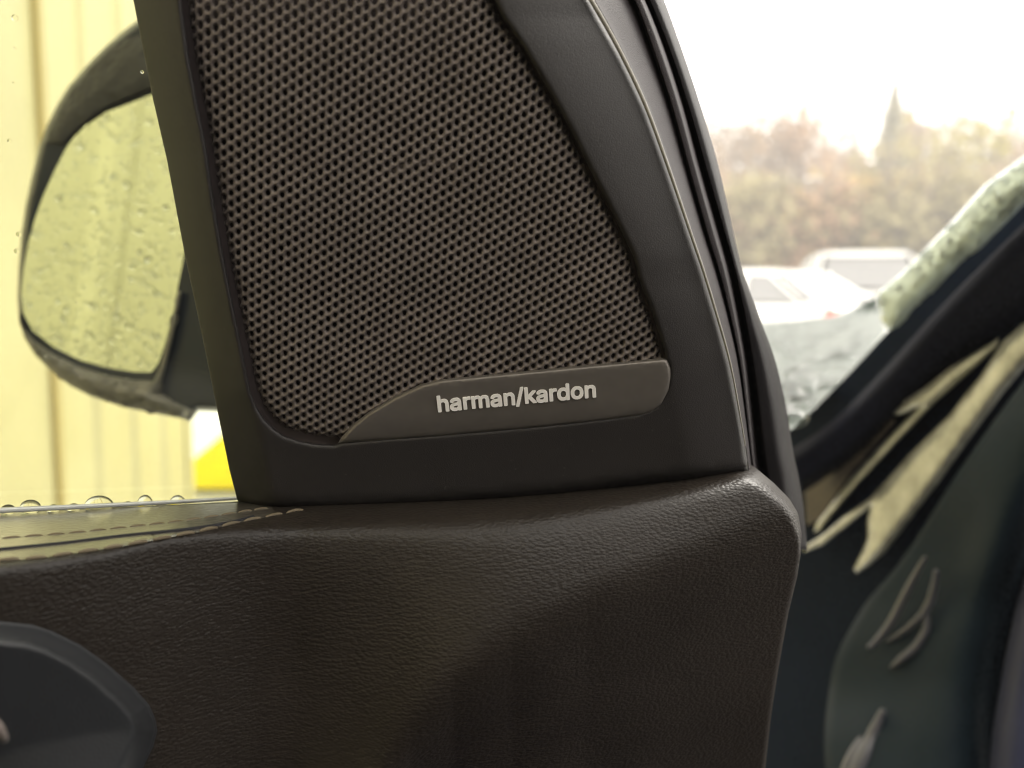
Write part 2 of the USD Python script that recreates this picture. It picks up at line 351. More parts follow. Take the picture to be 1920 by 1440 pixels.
# --- perforated mesh, on a plane frame
A_, B_, C_ = SA + SX * 60 + SY * 20, FPX * SX, FPX * SY     # A d + B xc + C yc(down) = 1
n_cam = np.array([B_, -C_, A_]); n_cam /= np.linalg.norm(n_cam)
N3 = -(n_cam[0] * RIGHT + n_cam[1] * UP + n_cam[2] * FWD)       # towards the viewer
O3 = P(800.0, 400.0, sail(800, 400))
E1 = RIGHT - (RIGHT @ N3) * N3; E1 /= np.linalg.norm(E1); E2 = np.cross(N3, E1)
LA, LB = np.array([-0.00030, -0.00246]), np.array([0.00178, 0.00100])
a0, b0 = np.array([0, -1.0]), np.array([math.sqrt(3) / 2, 0.5])
Mx = np.stack([LA, LB], 1) @ np.linalg.inv(np.stack([a0, b0], 1))
open_poly = Polygon(OPENING).buffer(0)
badge_poly = Polygon(B_TOP + B_BOTTOM)
grille_poly = open_poly.buffer(1)
ii, jj = np.meshgrid(np.arange(-80, 81), np.arange(-80, 81))
cen = ii.ravel()[:, None] * LA + jj.ravel()[:, None] * LB
cp = O3 + cen[:, :1] * E1 + cen[:, 1:] * E2
cx, cy, cd = proj(cp)
ok = (cy > -60) & shapely.contains_xy(grille_poly, cx, cy) & ~shapely.contains_xy(badge_poly.buffer(-22), cx, cy)
cen = cen[ok]
w = np.linspace(0, 2 * np.pi, 12, endpoint=False)
hexr = 0.5 / np.cos((w + np.pi / 6) % (np.pi / 3) - np.pi / 6)    # flat sides towards the neighbours
w = w + np.pi / 6 * 0
ang = w + np.pi / 2
ringsv = []
for rad, h in ((hexr, 0.0), (np.full(12, 0.40), -0.00010), (np.full(12, 0.285), -0.00050), (np.full(12, 0.235), -0.0010)):
    ringsv.append((np.stack([rad * np.cos(ang), rad * np.sin(ang)], 1) @ Mx.T, h))
V, F = [], []
nb = 12 * 4
xy = np.concatenate([r for r, _ in ringsv]); hh = np.concatenate([np.full(12, h) for _, h in ringsv])
allxy = cen[:, None, :] + xy[None]
Minv = np.linalg.inv(np.stack([LA, LB], 1))
rowu = (allxy @ Minv.T)[..., 0]                                  # position across the rows of holes: wires run between the rows
ridge = -0.00042 * (0.5 + 0.5 * np.cos(2 * np.pi * rowu)) * np.where(np.arange(48) < 24, 1.0, 0.35)[None]
pp = O3 + allxy[..., :1] * E1 + allxy[..., 1:] * E2
px_, py_, _ = proj(pp.reshape(-1, 3))
edge = dist(LineString(G_LEFT + [(632, 836)]), px_, py_); edge2 = dist(LineString(G_RIGHT), px_, py_)
inside = shapely.contains_xy(open_poly, px_, py_)
qd = np.where(inside, np.minimum(edge * 1.15, edge2 * 1.9), 0)
drop = 0.0036 * np.clip(1 - qd / 34, 0, 1) ** 2.4 + 0.0012 * np.clip(1 - qd / 140, 0, 1) ** 2 - 0.0006
wob = (meshkit.noise(np.c_[allxy.reshape(-1, 2) * 90, np.zeros(len(px_))], 3) - 0.5) * 0.0003
V = pp.reshape(-1, 3) + N3 * (np.tile(hh, len(cen)) + ridge.ravel() - drop + wob)[:, None]
f1 = []
for r in range(3):
    for s in range(12):
        a, b = r * 12 + s, r * 12 + (s + 1) % 12
        f1 += [(a, b, b + 12), (a, b + 12, a + 12)]
f1 = np.array(f1)
F = (f1[None] + (np.arange(len(cen)) * nb)[:, None, None]).reshape(-1, 3)
gm = trimesh.Trimesh(V, F, process=False)
if (gm.face_normals[:200] @ N3).mean() < 0: gm = trimesh.Trimesh(V, F[:, ::-1], process=False)
gm.merge_vertices(merge_tex=True, merge_norm=True, digits_vertex=6)
obj('speaker_mesh', gm, GRILLE, panel, smooth=True, label='dark perforated speaker mesh')
obj('speaker_backing', sheet(list(Polygon(OPENING).buffer(14).exterior.coords), lambda x, y: sail(x, y) + 0.0026, 30, rings=(), thick=0.002), BACKING, panel)
tw = curve([(735, 322, 0), (770, 308, 0), (810, 303, 0), (850, 312, 0), (875, 326, 0)], 14)
obj('tweeter_ring', tube(P(tw[:, 0], tw[:, 1], sail(tw[:, 0], tw[:, 1]) + 0.0012), 0.0009, 8), GRILLE, panel, smooth=True)

# --- badge and lettering
badge_edge = LineString(B_TOP); badge_all = LineString(B_TOP + B_BOTTOM + B_TOP[:1])
def d_badge(x, y):
    q = dist(badge_all, x, y)
    return sail(x, y) - 0.0022 + 0.0016 * np.clip(1 - q / 9, 0, 1) ** 2 + 0.0008 * np.clip((y - (812 - (x - 700) * 0.075)) / 45 + 0.6, 0, 1.5) ** 2
badge = obj('badge', sheet(B_TOP + B_BOTTOM, d_badge, 8, rings=(1.5, 3, 5, 8), thick=0.003), BADGE, car, smooth=50, label='dark brushed badge plate with silver lettering')
def on_badge(x, y, lift=0.0): return P(x, y, d_badge(np.array([x]), np.array([y]))[0] - lift)
t0, t1 = on_badge(822, 771), on_badge(1117, 743)
ta = (t1 - t0); tl = np.linalg.norm(ta); ta /= tl
tn = N3 - (N3 @ ta) * ta; tn /= np.linalg.norm(tn); tu = np.cross(tn, ta)
cap = np.linalg.norm(on_badge(822, 742) - on_badge(822, 771))
txt = meshkit.text_mesh('harman/kardon', 0.01, 0.00022, bold=True)
lo, hi = txt.bounds
letters = sorted(txt.split(only_watertight=False), key=lambda m: m.bounds[0][0])
hh_ = max(m.bounds[1][1] for m in letters if True)
for m in letters:
    top = m.triangles[m.face_normals[:, 2] > 0.9]
    shp = shapely.union_all([Polygon(t_[:, :2]).buffer(1e-7) for t_ in top]).buffer(0.00022).simplify(0.00003)
    m = trimesh.creation.extrude_polygon(shp, 0.00022, engine='earcut')
    v = m.vertices.copy()
    X = (v[:, 0] - lo[0]) / (hi[0] - lo[0]) * tl; Y = v[:, 1] / 0.0104 * cap
    vx, vy, vd = proj(t0 + X[:, None] * ta + Y[:, None] * tu)
    base = P(vx, vy, d_badge(vx, vy) - 0.00002)
    lm = trimesh.Trimesh(base + v[:, 2:] * tn, m.faces, process=False)
    obj('letter', lm, LETTER, badge)

# --- front edge of the door: trims and rubber seals on the side that turns away
YS = [-70, 0, 100, 200, 312, 450, 500, 578, 687, 780, 850, 900, 960, 1030]
def col(xs, ds): return [(x, y, d) for x, y, d in zip(xs, YS, ds)]
Lx = [1066, 1109, 1165, 1212, 1253, 1300, 1317, 1341, 1371, 1388, 1400, 1406, 1412, 1420]
H1 = [1150, 1187, 1224, 1257, 1288, 1327, 1343, 1364, 1387, 1399, 1407, 1413, 1420, 1428]
H2 = [1172, 1207, 1246, 1278, 1308, 1347, 1361, 1378, 1397, 1407, 1414, 1420, 1428, 1436]
G1 = [1182, 1217, 1257, 1290, 1322, 1362, 1376, 1393, 1412, 1424, 1432, 1440, 1448, 1456]
S_ = [1216, 1245, 1281, 1314, 1347, 1378, 1390, 1418, 1456, 1477, 1488, 1499, 1507, 1514]
sx = [np.interp(y, [-70, 0, 66, 125, 181, 250, 312, 450, 500, 578, 640, 718, 764, 780, 850, 920, 994, 1040], [1216, 1245, 1269, 1290, 1309, 1328, 1347, 1378, 1390, 1418, 1441, 1467, 1471, 1477, 1488, 1503, 1511, 1514]) for y in YS]
S_ = sx
Y_ = np.array(YS, float)
dl = d_frame(np.array(Lx, float) - 10, Y_) + 0.004
mix = lambda a, b, t: list(np.array(a) * (1 - t) + np.array(b) * t)
be = curve([(x, y, d) for x, y, d in zip(Lx, YS, dl)][:9] + [(1387, 772, float(dl[9])), (1398, 836, float(dl[10]))], 90)
obj('bevel_highlight', tube(P(be[:, 0] - 0.5, be[:, 1], be[:, 2] - 0.0046), np.r_[np.linspace(0.00055, 0.00032, 70), np.linspace(0.00031, 0.00014, 20)], 10), BEVEL_GLEAM, car, smooth=True, label='thin pale tube standing in for the bevel highlight of the speaker panel')  # edge highlight built as a light grey tube
obj('door_edge_trim', loft([col(mix(Lx, H1, -0.12), dl + 0.004), col(mix(Lx, H1, 0.02), dl - 0.0005), col(mix(Lx, H1, 0.08), dl - 0.0012), col(mix(Lx, H1, 0.16), dl + 0.0015), col(mix(Lx, H1, 0.55), dl + 0.010), col(mix(Lx, H1, 0.95), dl + 0.019)], 120, 0.004), TRIM, car, smooth=60, label='grained edge trim beside the painted bevel highlight of the speaker panel')
obj('door_edge_bead', loft([col(mix(H1, H2, -0.8), dl + 0.0225), col(mix(H1, H2, -0.1), dl + 0.0195), col(mix(H1, H2, 0.2), dl + 0.0165), col(mix(H1, H2, 0.7), dl + 0.017), col(mix(H1, H2, 1.05), dl + 0.024), col(mix(H2, G1, 0.75), dl + 0.036)], 120, 0.004), TRIM, car, smooth=60)
obj('door_seal', loft([col(mix(G1, S_, -0.6), dl + 0.0365), col(mix(G1, S_, -0.22), dl + 0.0325), col(mix(G1, S_, 0.05), dl + 0.0262), col(mix(G1, S_, 0.4), dl + 0.0265), col(mix(G1, S_, 0.8), dl + 0.033), col(S_, dl + 0.050)], 120, 0.006), SEALRUB, car, smooth=60, label='black rubber seal along the front edge of the door')
RX = [np.interp(y, [-70, 400, 500, 601, 700, 780, 850, 1030], [1195, 1372, 1388, 1406, 1420, 1428, 1434, 1462]) for y in YS]
rb = curve([(x, y, d) for x, y, d in zip(RX, YS, dl + 0.028)][7:], 60)
obj('seal_lip', tube(P(rb[:, 0], rb[:, 1], rb[:, 2]), np.linspace(0.0002, 0.0010, 60), 8), SEALRUB, car, smooth=True)

# --- leather door trim
from scipy.interpolate import PchipInterpolator
YC = PchipInterpolator([-140, -80, 0, 100, 200, 300, 450, 600, 900, 1200, 1385, 1520, 1700], [1068, 1062, 1056, 1043, 1026, 1005, 981, 969, 955, 919, 884, 850, 800])
DC = PchipInterpolator([-140, -80, 0, 300, 567, 960, 1400, 1700], [6.1, 6.05, 5.92, 5.22, 4.70, 4.60, 4.27, 4.0])
YCR = curve_at([(600, 1800), (700, 1545), (740, 1440), (770, 1385), (850, 1285), (960, 1195), (1100, 1118), (1280, 1042), (1490, 958), (1600, 915)])
CARD = [(-80, 963), (0, 960), (250, 950), (447, 940), (480, 930), (1000, 900), (1300, 862), (1365, 852), (1388, 857), (1420, 880), (1450, 905), (1480, 935), (1496, 962), (1503, 1000), (1501, 1040), (1495, 1080), (1478, 1150), (1460, 1250), (1446, 1340), (1428, 1500), (-80, 1500)]
card_r = LineString(CARD[7:20])
def softmax(a, b, k): return np.maximum(a, b) + k * np.log1p(np.exp(-np.abs(a - b) / k)) - 0.5 * (k - 0.0034)
def softplus(t, k): return k * np.log1p(np.exp(np.clip(t / k, -40, 40)))
def d_card(x, y):
    x, y = np.asarray(x, float), np.asarray(y, float)
    yc = YC(x); dc = 1 / DC(x)
    s = y - yc
    ledge = dc * (yc - 720) / (y - 720)
    mm = 0.000012 - 0.000062 * sstep((x - 450) / 600)
    face = dc + mm * np.maximum(s, -60)
    d = softmax(ledge, face, 0.0034 + 0.0085 * sstep((x - 300) / 340))
    s2 = (y - YCR(x)) * 0.8
    d = d + (0.00016 * sstep((x - 500) / 300) + 0.00001) * softplus(s2, 22)
    q = dist(card_r, x, y)
    d = d + np.interp(y, [900, 1020], [0.011, 0.003]) * np.clip(1 - q / np.interp(y, [890, 960, 1020], [34, 22, 6]), 0, 1) ** 2.2
    d = d + 0.0015 * (meshkit.noise(np.stack([x / 260, y / 200, 0 * x], -1), 5) - 0.5)
    return d
trim = obj('door_trim', sheet(CARD, d_card, 8, rings=(2, 5, 9, 14, 20, 27), thick=0.008), LEATHER, car, smooth=60, label='dark grained leather upper door trim')
def on_card(x, y, lift): return P(x, y, d_card(x, y) - lift)
LEDGE_P = [(-80, 966), (0, 962), (250, 952), (447, 943), (500, 940), (520, 966), (480, 974), (445, 981), (375, 997), (312, 1009), (225, 1025), (125, 1040), (75, 1047), (0, 1052), (-80, 1061)]
obj('lit_ledge_cover', sheet(LEDGE_P, lambda x, y: d_card(x, y) - 0.0003, 8, rings=(2, 6), thick=0.0003), LIT_LEDGE, car, smooth=60, label='leather strip along the foot of the side window, lightened and shinier to stand in for window light')
def stitch_row(row, length, gap, lift, grow):
    lift = lift + 0.0002
    c = curve([(x, y, 0) for x, y in row], 400); x = c[0, 0]
    while x < c[-1, 0] - 6:
        k = (x - c[0, 0]) / (c[-1, 0] - c[0, 0]); L = length[0] * (1 - k) + length[1] * k
        xs = np.linspace(x, min(x + L, c[-1, 0]), 9); ys = np.interp(xs, c[:, 0], c[:, 1])
        arc = np.sin(np.linspace(0, np.pi, 9)) ** 0.6
        pts = on_card(xs, ys - 1.5 * arc * grow, lift * arc - 0.0002)
        st = tube(pts, (0.00045 if grow > 1 else 0.00036) * (0.55 + 0.45 * arc), 7)
        obj('stitch', st, THREAD, trim, smooth=True)
        x += L + gap[0] * (1 - k) + gap[1] * k
stitch_row([(-40, 1016), (0, 1011), (125, 1001), (250, 988), (375, 973), (445, 962), (476, 957), (505, 953)], (36, 24), (8, 5), 0.0003, 1.0)
stitch_row([(-55, 1058), (0, 1052), (75, 1047), (125, 1040), (225, 1025), (312, 1009), (375, 997), (445, 981), (480, 974), (520, 966), (555, 959), (575, 956)], (42, 30), (10, 8), 0.0006, 1.6)
sc_ = curve([(-60, 1037, 0), (0, 1031, 0), (120, 1019, 0), (225, 1006, 0), (375, 990, 0), (437, 979, 0), (475, 969, 0)], 60)
obj('seam', tube(on_card(sc_[:, 0], sc_[:, 1], 0.0003), 0.0005, 7), SEAM, trim, smooth=True)

# --- handle bezel at lower left
POD_T = [(-80, 1164), (0, 1165), (60, 1171), (100, 1184), (150, 1209), (200, 1244), (250, 1288), (280, 1322), (291, 1347), (295, 1370), (288, 1398), (268, 1440), (240, 1500)]
pod_line = LineString(POD_T)
def d_pod(x, y):
    q = dist(pod_line, x, y)
    b = 0.0005 + 0.0085 * sstep(q / 44) - 0.012 * np.clip((q - 40) / 300, 0, 1)
    return d_card(x, y) - b
pod = obj('handle_bezel', sheet(POD_T + [(-80, 1500)], d_pod, 8, rings=(2, 5, 10, 16, 24, 32, 40, 48), thick=0.004), POD, car, smooth=60, label='dark rounded bezel of the inner door handle')
lv = curve([(-60, 1320, 0.138), (-25, 1345, 0.138), (0, 1370, 0.139), (8, 1386, 0.141)], 20)
obj('handle_lever', tube(P(lv[:, 0], lv[:, 1], lv[:, 2]), np.linspace(0.0014, 0.0006, 20), 10), GRILLE, car, smooth=True)

# --- side window
GL = plane(4.30, -0.0008, -0.0010, 0, 960)
obj('side_window', sheet([(-90, -90), (470, -90), (500, 935), (447, 952), (0, 968), (-90, 972)], GL, 60, rings=(), thick=0.0035), GLASS, car, label='clear side window glass')
sl = curve([(-90, 963, 0), (0, 957, 0), (150, 950, 0), (330, 941, 0), (447, 934, 0), (500, 930, 0)], 50)
obj('window_seal', tube(P(sl[:, 0], sl[:, 1], GL(sl[:, 0], sl[:, 1]) - 0.001), np.linspace(0.0008, 0.0005, 50), 10), SILLSTRIP, car, smooth=True, label='pale bright strip along the foot of the side window')

# --- door mirror
MP = plane(2.70 - 0.02, 0.681 / FPX, 0.00005)
HOUSE = [(330, 20), (258, 38), (235, 55), (200, 85), (170, 115), (130, 160), (108, 195), (88, 235), (73, 275), (60, 330), (48, 385), (40, 440), (35, 500), (33, 560), (36, 605), (46, 634), (66, 666), (96, 695), (130, 722), (170, 743), (230, 763), (290, 775), (350, 787), (362, 783), (372, 770), (420, 772), (500, 760), (520, 400), (430, 60)]
MGL = [(300, 172), (275, 181), (240, 195), (200, 210), (165, 232), (140, 254), (120, 285), (100, 325), (80, 370), (65, 412), (53, 456), (45, 500), (40, 550), (45, 590), (62, 620), (100, 650), (150, 675), (200, 689), (250, 697), (284, 698), (296, 682), (308, 650), (324, 590), (335, 530), (345, 480), (352, 430), (356, 380), (350, 250), (330, 175)]
mgl_line = LineString(MGL + MGL[:1]); house_line = LineString(HOUSE + HOUSE[:1])
def d_house(x, y):
    a, b = dist(mgl_line, x, y), dist(house_line, x, y)
    t = a / (a + b + 1e-6)
    return MP(x, y) - 0.0035 - 0.0025 * t + 0.010 * np.clip(1 - b / 12, 0, 1) ** 2
mir = thing('door_mirror', car, label='outside mirror with rain drops on its glass')
obj('mirror_housing', sheet(HOUSE, d_house, 7, holes=[MGL], rings=(2, 5, 9, 14), thick=0.004), MIRRORBODY, mir, smooth=50)
MG = lambda x, y: MP(x, y) - 0.0035
obj('mirror_glass', sheet(MGL, MG, 12, rings=(), thick=0.002), MIRROR, mir, smooth=30)
hc = np.array(HOUSE, float); ctr = hc.mean(0)
shell = [np.c_[ctr + (hc - ctr) * s, np.full(len(hc), dd)] for s, dd in ((1.0, 0.0), (1.0, 0.02), (0.96, 0.045), (0.84, 0.07), (0.6, 0.09), (0.2, 0.10))]
sv = np.vstack([P(c[:, 0], c[:, 1], MP(c[:, 0], c[:, 1]) + c[:, 2] + 0.006) for c in shell]); nn = len(hc)
sf = []
for r in range(len(shell) - 1):
    for k in range(nn):
        a, b = r * nn + k, r * nn + (k + 1) % nn
        sf += [(a, b, b + nn), (a, b + nn, a + nn)]
obj('mirror_cap', trimesh.Trimesh(sv, np.array(sf), process=False), MIRRORBODY, mir, smooth=50)
LIP = [(34, 590), (46, 618), (66, 640), (100, 664), (150, 688), (200, 704), (250, 713), (288, 714), (300, 690), (318, 620), (333, 545), (341, 548), (326, 625), (310, 690), (298, 735), (330, 755), (365, 770), (356, 786), (290, 775), (230, 763), (170, 743), (130, 722), (96, 695), (66, 666), (46, 634)]
lip_line = LineString(LIP + LIP[:1])
obj('mirror_lip', sheet(LIP, lambda x, y: MP(x, y) - 0.005 - 0.008 * np.sqrt(np.clip(dist(lip_line, x, y) / 28, 0, 1)), 7, rings=(1.5, 3, 6), thick=0.012), MIRRORRIM, mir, smooth=50, label='wet grey lower lip of the mirror')
TOPB = [(262, 60), (235, 66), (200, 94), (168, 126), (136, 166), (112, 205), (92, 250), (80, 272), (120, 270), (150, 238), (205, 200), (250, 182), (300, 160), (300, 50)]
top_line = LineString(TOPB + TOPB[:1])
obj('mirror_top', sheet(TOPB, lambda x, y: MP(x, y) - 0.0045 - 0.003 * np.sqrt(np.clip(dist(top_line, x, y) / 40, 0, 1)), 8, rings=(2, 4, 8), thick=0.012), MIRRORLIP, mir, smooth=50)

# --- car body at the right: bonnet, wing, pillar, jamb
JA, JX = 0.913, 2.094 / FPX
jamb = plane(JA, JX, 0.0)
def d_bonnet(x, y):
    """Nearly level sheet, slightly crowned."""
    h = 0.078 - 0.012 * sstep((x - 1400) / 260)
    v = h / np.maximum(math.sin(PITCH) - (720 - y) / FPX * math.cos(PITCH), 0.012)
    return 1 / (1 / v ** 3 + 1 / 2.6 ** 3) ** (1 / 3)
obj('bonnet', sheet([(1400, 607), (1425, 604), (1505, 598), (1567, 590), (1600, 577), (1645, 552), (1655, 600), (1560, 650), (1470, 705), (1400, 740)], lambda x, y: d_bonnet(x, y) * (1.0), 6, rings=(2, 5), thick=0.01), BONNET, car, smooth=60, label='wet pale bonnet covered with rain drops')
obj('front_wing', sheet([(1440, 705), (1470, 690), (1560, 636), (1652, 580), (1662, 622), (1640, 648), (1590, 702), (1520, 772), (1484, 806), (1466, 815), (1440, 800)], lambda x, y: d_bonnet(x, np.maximum(y, 560)) * 0.9 - 0.02, 6, rings=(2, 5, 9), thick=0.012), BONNET, car, smooth=60, label='wet wing top with large rain drops beside the door gap')
pil = plane(1.06, 2.0 / FPX, 0.0)
APILL = [(1646, 548), (1690, 512), (1734, 468), (1787, 413), (1843, 350), (1873, 327), (1920, 293), (1980, 250), (1980, 340), (1920, 384), (1840, 466), (1813, 482), (1760, 536), (1713, 579), (1692, 606), (1668, 622), (1652, 600)]
pl_line = LineString(APILL + APILL[:1])
obj('pillar_trim', sheet(APILL, lambda x, y: pil(x, y) - 0.008 * np.sqrt(np.clip(dist(pl_line, x, y) / 38, 0, 1)), 7, rings=(2, 5, 9), thick=0.02), WETPAINT, car, smooth=60, label='wet pale windscreen pillar with rain drops')
JAMB = [(1380, 840), (1480, 800), (1520, 772), (1590, 702), (1640, 648), (1668, 618), (1713, 574), (1813, 478), (1920, 380), (2000, 310), (2000, 1520), (1360, 1520)]
obj('door_jamb', sheet(JAMB, lambda x, y: jamb(x, y) + 0.030, 20, rings=(4, 10), thick=0.02), DARKPAINT, car, smooth=60, label='dark door opening beside the hinge gap')
dk = [[(1470, 850, .60), (1560, 790, .58), (1660, 690, .55), (1760, 580, .52), (1920, 420, .47), (2000, 345, .455)],
      [(1490, 870, .58), (1580, 800, .56), (1690, 690, .53), (1790, 590, .50), (1920, 480, .46), (2000, 415, .44)],
      [(1500, 900, .58), (1600, 830, .56), (1700, 730, .535), (1800, 640, .505), (1920, 560, .47), (2000, 500, .45)],
      [(1505, 925, .61), (1610, 850, .59), (1705, 765, .56), (1810, 665, .53), (1920, 595, .50), (2000, 545, .48)]]
obj('pillar_seal', loft(dk, 60, 0.01), RUBBER, car, smooth=60, label='thick black rubber seal along the windscreen pillar')
obj('hinge_cover', sheet([(1505, 850), (1600, 800), (1665, 770), (1680, 790), (1600, 880), (1535, 975), (1512, 985)], lambda x, y: jamb(x, y) + 0.012 + 0.00006 * (y - 850), 10, rings=(3, 7), thick=0.01),
    mat('brown_panel', (0.075, 0.058, 0.045), 0.5, var=0.25, vscale=25), car, smooth=60)  # brown panel, tone varies at random
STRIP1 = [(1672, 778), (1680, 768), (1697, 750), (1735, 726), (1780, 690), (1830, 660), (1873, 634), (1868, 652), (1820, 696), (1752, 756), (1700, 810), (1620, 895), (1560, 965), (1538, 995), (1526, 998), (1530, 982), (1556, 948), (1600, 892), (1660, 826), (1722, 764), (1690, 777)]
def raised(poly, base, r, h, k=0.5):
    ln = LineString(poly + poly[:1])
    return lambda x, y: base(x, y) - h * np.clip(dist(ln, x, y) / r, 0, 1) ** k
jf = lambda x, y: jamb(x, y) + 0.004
obj('jamb_reflection', sheet(STRIP1, raised(STRIP1, jf, 14, 0.006), 6, rings=(1.5, 3, 6), thick=0.012), REFLECTION, car, smooth=50, label='pale strip standing in for a reflection in the wet paint of the door opening')  # soft reflections in wet paint, built as pale raised strips
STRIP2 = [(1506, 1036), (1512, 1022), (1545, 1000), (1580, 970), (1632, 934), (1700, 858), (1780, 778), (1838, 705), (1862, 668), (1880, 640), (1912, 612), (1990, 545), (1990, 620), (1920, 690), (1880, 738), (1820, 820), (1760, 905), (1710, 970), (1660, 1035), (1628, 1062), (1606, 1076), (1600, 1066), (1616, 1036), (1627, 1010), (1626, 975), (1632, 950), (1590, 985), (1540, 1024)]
obj('jamb_reflection_sheet', sheet(STRIP2, raised(STRIP2, lambda x, y: jamb(x, y) - 0.003, 20, 0.007), 7, rings=(1.5, 3, 6, 10, 15), thick=0.012), REFLECTION, car, smooth=50, label='pale sheet standing in for a reflection in the door opening, with a dark joint')
jn = curve([(1672, 1002, 0), (1720, 930, 0), (1770, 850, 0), (1820, 775, 0), (1858, 715, 0), (1885, 680, 0)], 40)
obj('joint_line', tube(P(jn[:, 0], jn[:, 1], jamb(jn[:, 0], jn[:, 1]) - 0.0068), np.r_[np.linspace(0.0004, 0.001, 20), np.linspace(0.001, 0.0024, 14), np.linspace(0.0022, 0.0006, 6)], 8), RUBBER, car, smooth=True)
LOW = [[(1560, 1500, .50), (1545, 1400, .52), (1560, 1260, .55), (1610, 1150, .55), (1690, 1050, .53), (1800, 880, .49), (1960, 660, .44)],
       [(1680, 1500, .47), (1670, 1400, .49), (1690, 1260, .51), (1730, 1150, .51), (1780, 1050, .50), (1860, 880, .465), (1980, 720, .43)],
       [(1790, 1500, .46), (1790, 1400, .47), (1810, 1260, .48), (1835, 1150, .48), (1865, 1050, .47), (1920, 900, .45), (2000, 760, .42)],
       [(1860, 1500, .48), (1865, 1400, .49), (1885, 1260, .50), (1905, 1150, .50), (1930, 1050, .49), (1960, 920, .47), (2010, 800, .44)]]
obj('kick_panel', loft(LOW, 60, 0.01), mat('blue_black_plastic', (0.009, 0.017, 0.025), 0.55, var=0.15, vscale=12, spec=0.15), car, smooth=60, label='blue black glossy kick panel at the lower right')
LOW2 = [[(1850, 1500, .46), (1858, 1400, .465), (1880, 1260, .47), (1910, 1120, .47), (1960, 980, .46), (2010, 880, .44)], [(1910, 1500, .44), (1918, 1400, .445), (1935, 1260, .45), (1960, 1120, .45), (2000, 980, .44), (2040, 880, .43)], [(2010, 1500, .46), (2018, 1400, .46), (2035, 1260, .46), (2060, 1120, .46), (2100, 980, .45), (2140, 880, .44)]]
obj('sill_trim', loft(LOW2, 50, 0.01), mat('grey_violet_plastic', (0.028, 0.031, 0.060), 0.55, spec=0.25), car, smooth=60)
GLINT = mat('painted_glint_grey', (0.075, 0.075, 0.09), 0.3)  # grey tubes standing in for glossy reflections in the wet paint
def add_glint(pts, r0, r1):
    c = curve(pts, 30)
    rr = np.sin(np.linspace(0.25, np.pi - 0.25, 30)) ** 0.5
    obj('painted_glint_fold', tube(P(c[:, 0], c[:, 1], c[:, 2] - 0.012), np.linspace(r0, r1, 30) * rr, 9), GLINT, car, smooth=True)
add_glint([(1735, 1045, .508), (1700, 1110, .522), (1672, 1165, .53), (1640, 1205, .535), (1628, 1215, .535)], .0022, .0026)
add_glint([(1755, 1070, .502), (1748, 1115, .51), (1735, 1145, .513), (1705, 1175, .52), (1665, 1202, .532)], .0028, .0016)
add_glint([(1735, 1140, .513), (1738, 1170, .513), (1715, 1215, .517), (1690, 1235, .52), (1672, 1252, .525)], .0022, .0026)
add_glint([(1656, 1330, .515), (1640, 1370, .515), (1620, 1420, .51), (1590, 1480, .505)], .003, .006)
add_glint([(1622, 1376, .52), (1600, 1420, .515), (1580, 1470, .51)], .003, .005)

# --- added unseen cabin shapes that block light around the viewer, plus the lower door
def slab(size, at, rz=0.0, rx=0.0):
    b = trimesh.creation.box(size); b.apply_transform(trimesh.transformations.rotation_matrix(rx, (1, 0, 0))); b.apply_transform(trimesh.transformations.rotation_matrix(rz, (0, 0, 1)))
    b.apply_translation(at); return b
def blob(size, at):
    b = trimesh.creation.icosphere(3, 1.0); p = b.vertices; b.vertices = np.sign(p) * np.abs(p) ** 0.6 * size + at; return b
obj('roof', slab((1.75, 1.3, 0.05), (0.40, -0.95, 1.42)), ADDED_ROOF, car)  # unseen light blocker, added above the viewer
obj('added_cabin_floor', slab((2.4, 2.65, 0.06), (0.60, -0.875, 0.30)), RUBBER, car)
obj('added_footwell_wall', slab((1.45, 0.04, 0.50), (0.98, 0.52, 0.52)), RUBBER, car)
obj('added_seat_back', blob((0.27, 0.14, 0.42), (0.38, -0.85, 0.85)), LEATHER, car, smooth=True)
obj('added_seat_cushion', blob((0.29, 0.30, 0.12), (0.38, -0.50, 0.50)), LEATHER, car, smooth=True)
obj('added_dashboard', blob((0.62, 0.20, 0.20), (1.10, 0.02, 0.86)), RUBBER, car, smooth=True)
obj('added_rear_door', slab((0.06, 1.8, 0.78), (-0.48, -1.0, 0.72)), LEATHER, car)
obj('added_far_door', slab((0.06, 2.2, 0.72), (1.72, -1.0, 0.68)), LEATHER, car)
obj('added_rear_bench', slab((2.1, 0.12, 0.85), (0.65, -1.75, 0.75)), LEATHER, car)
lowdoor = slab((0.40, 0.09, 0.50), (-0.09, 0.235, 0.52)); obj('lower_door', lowdoor, RUBBER, car)

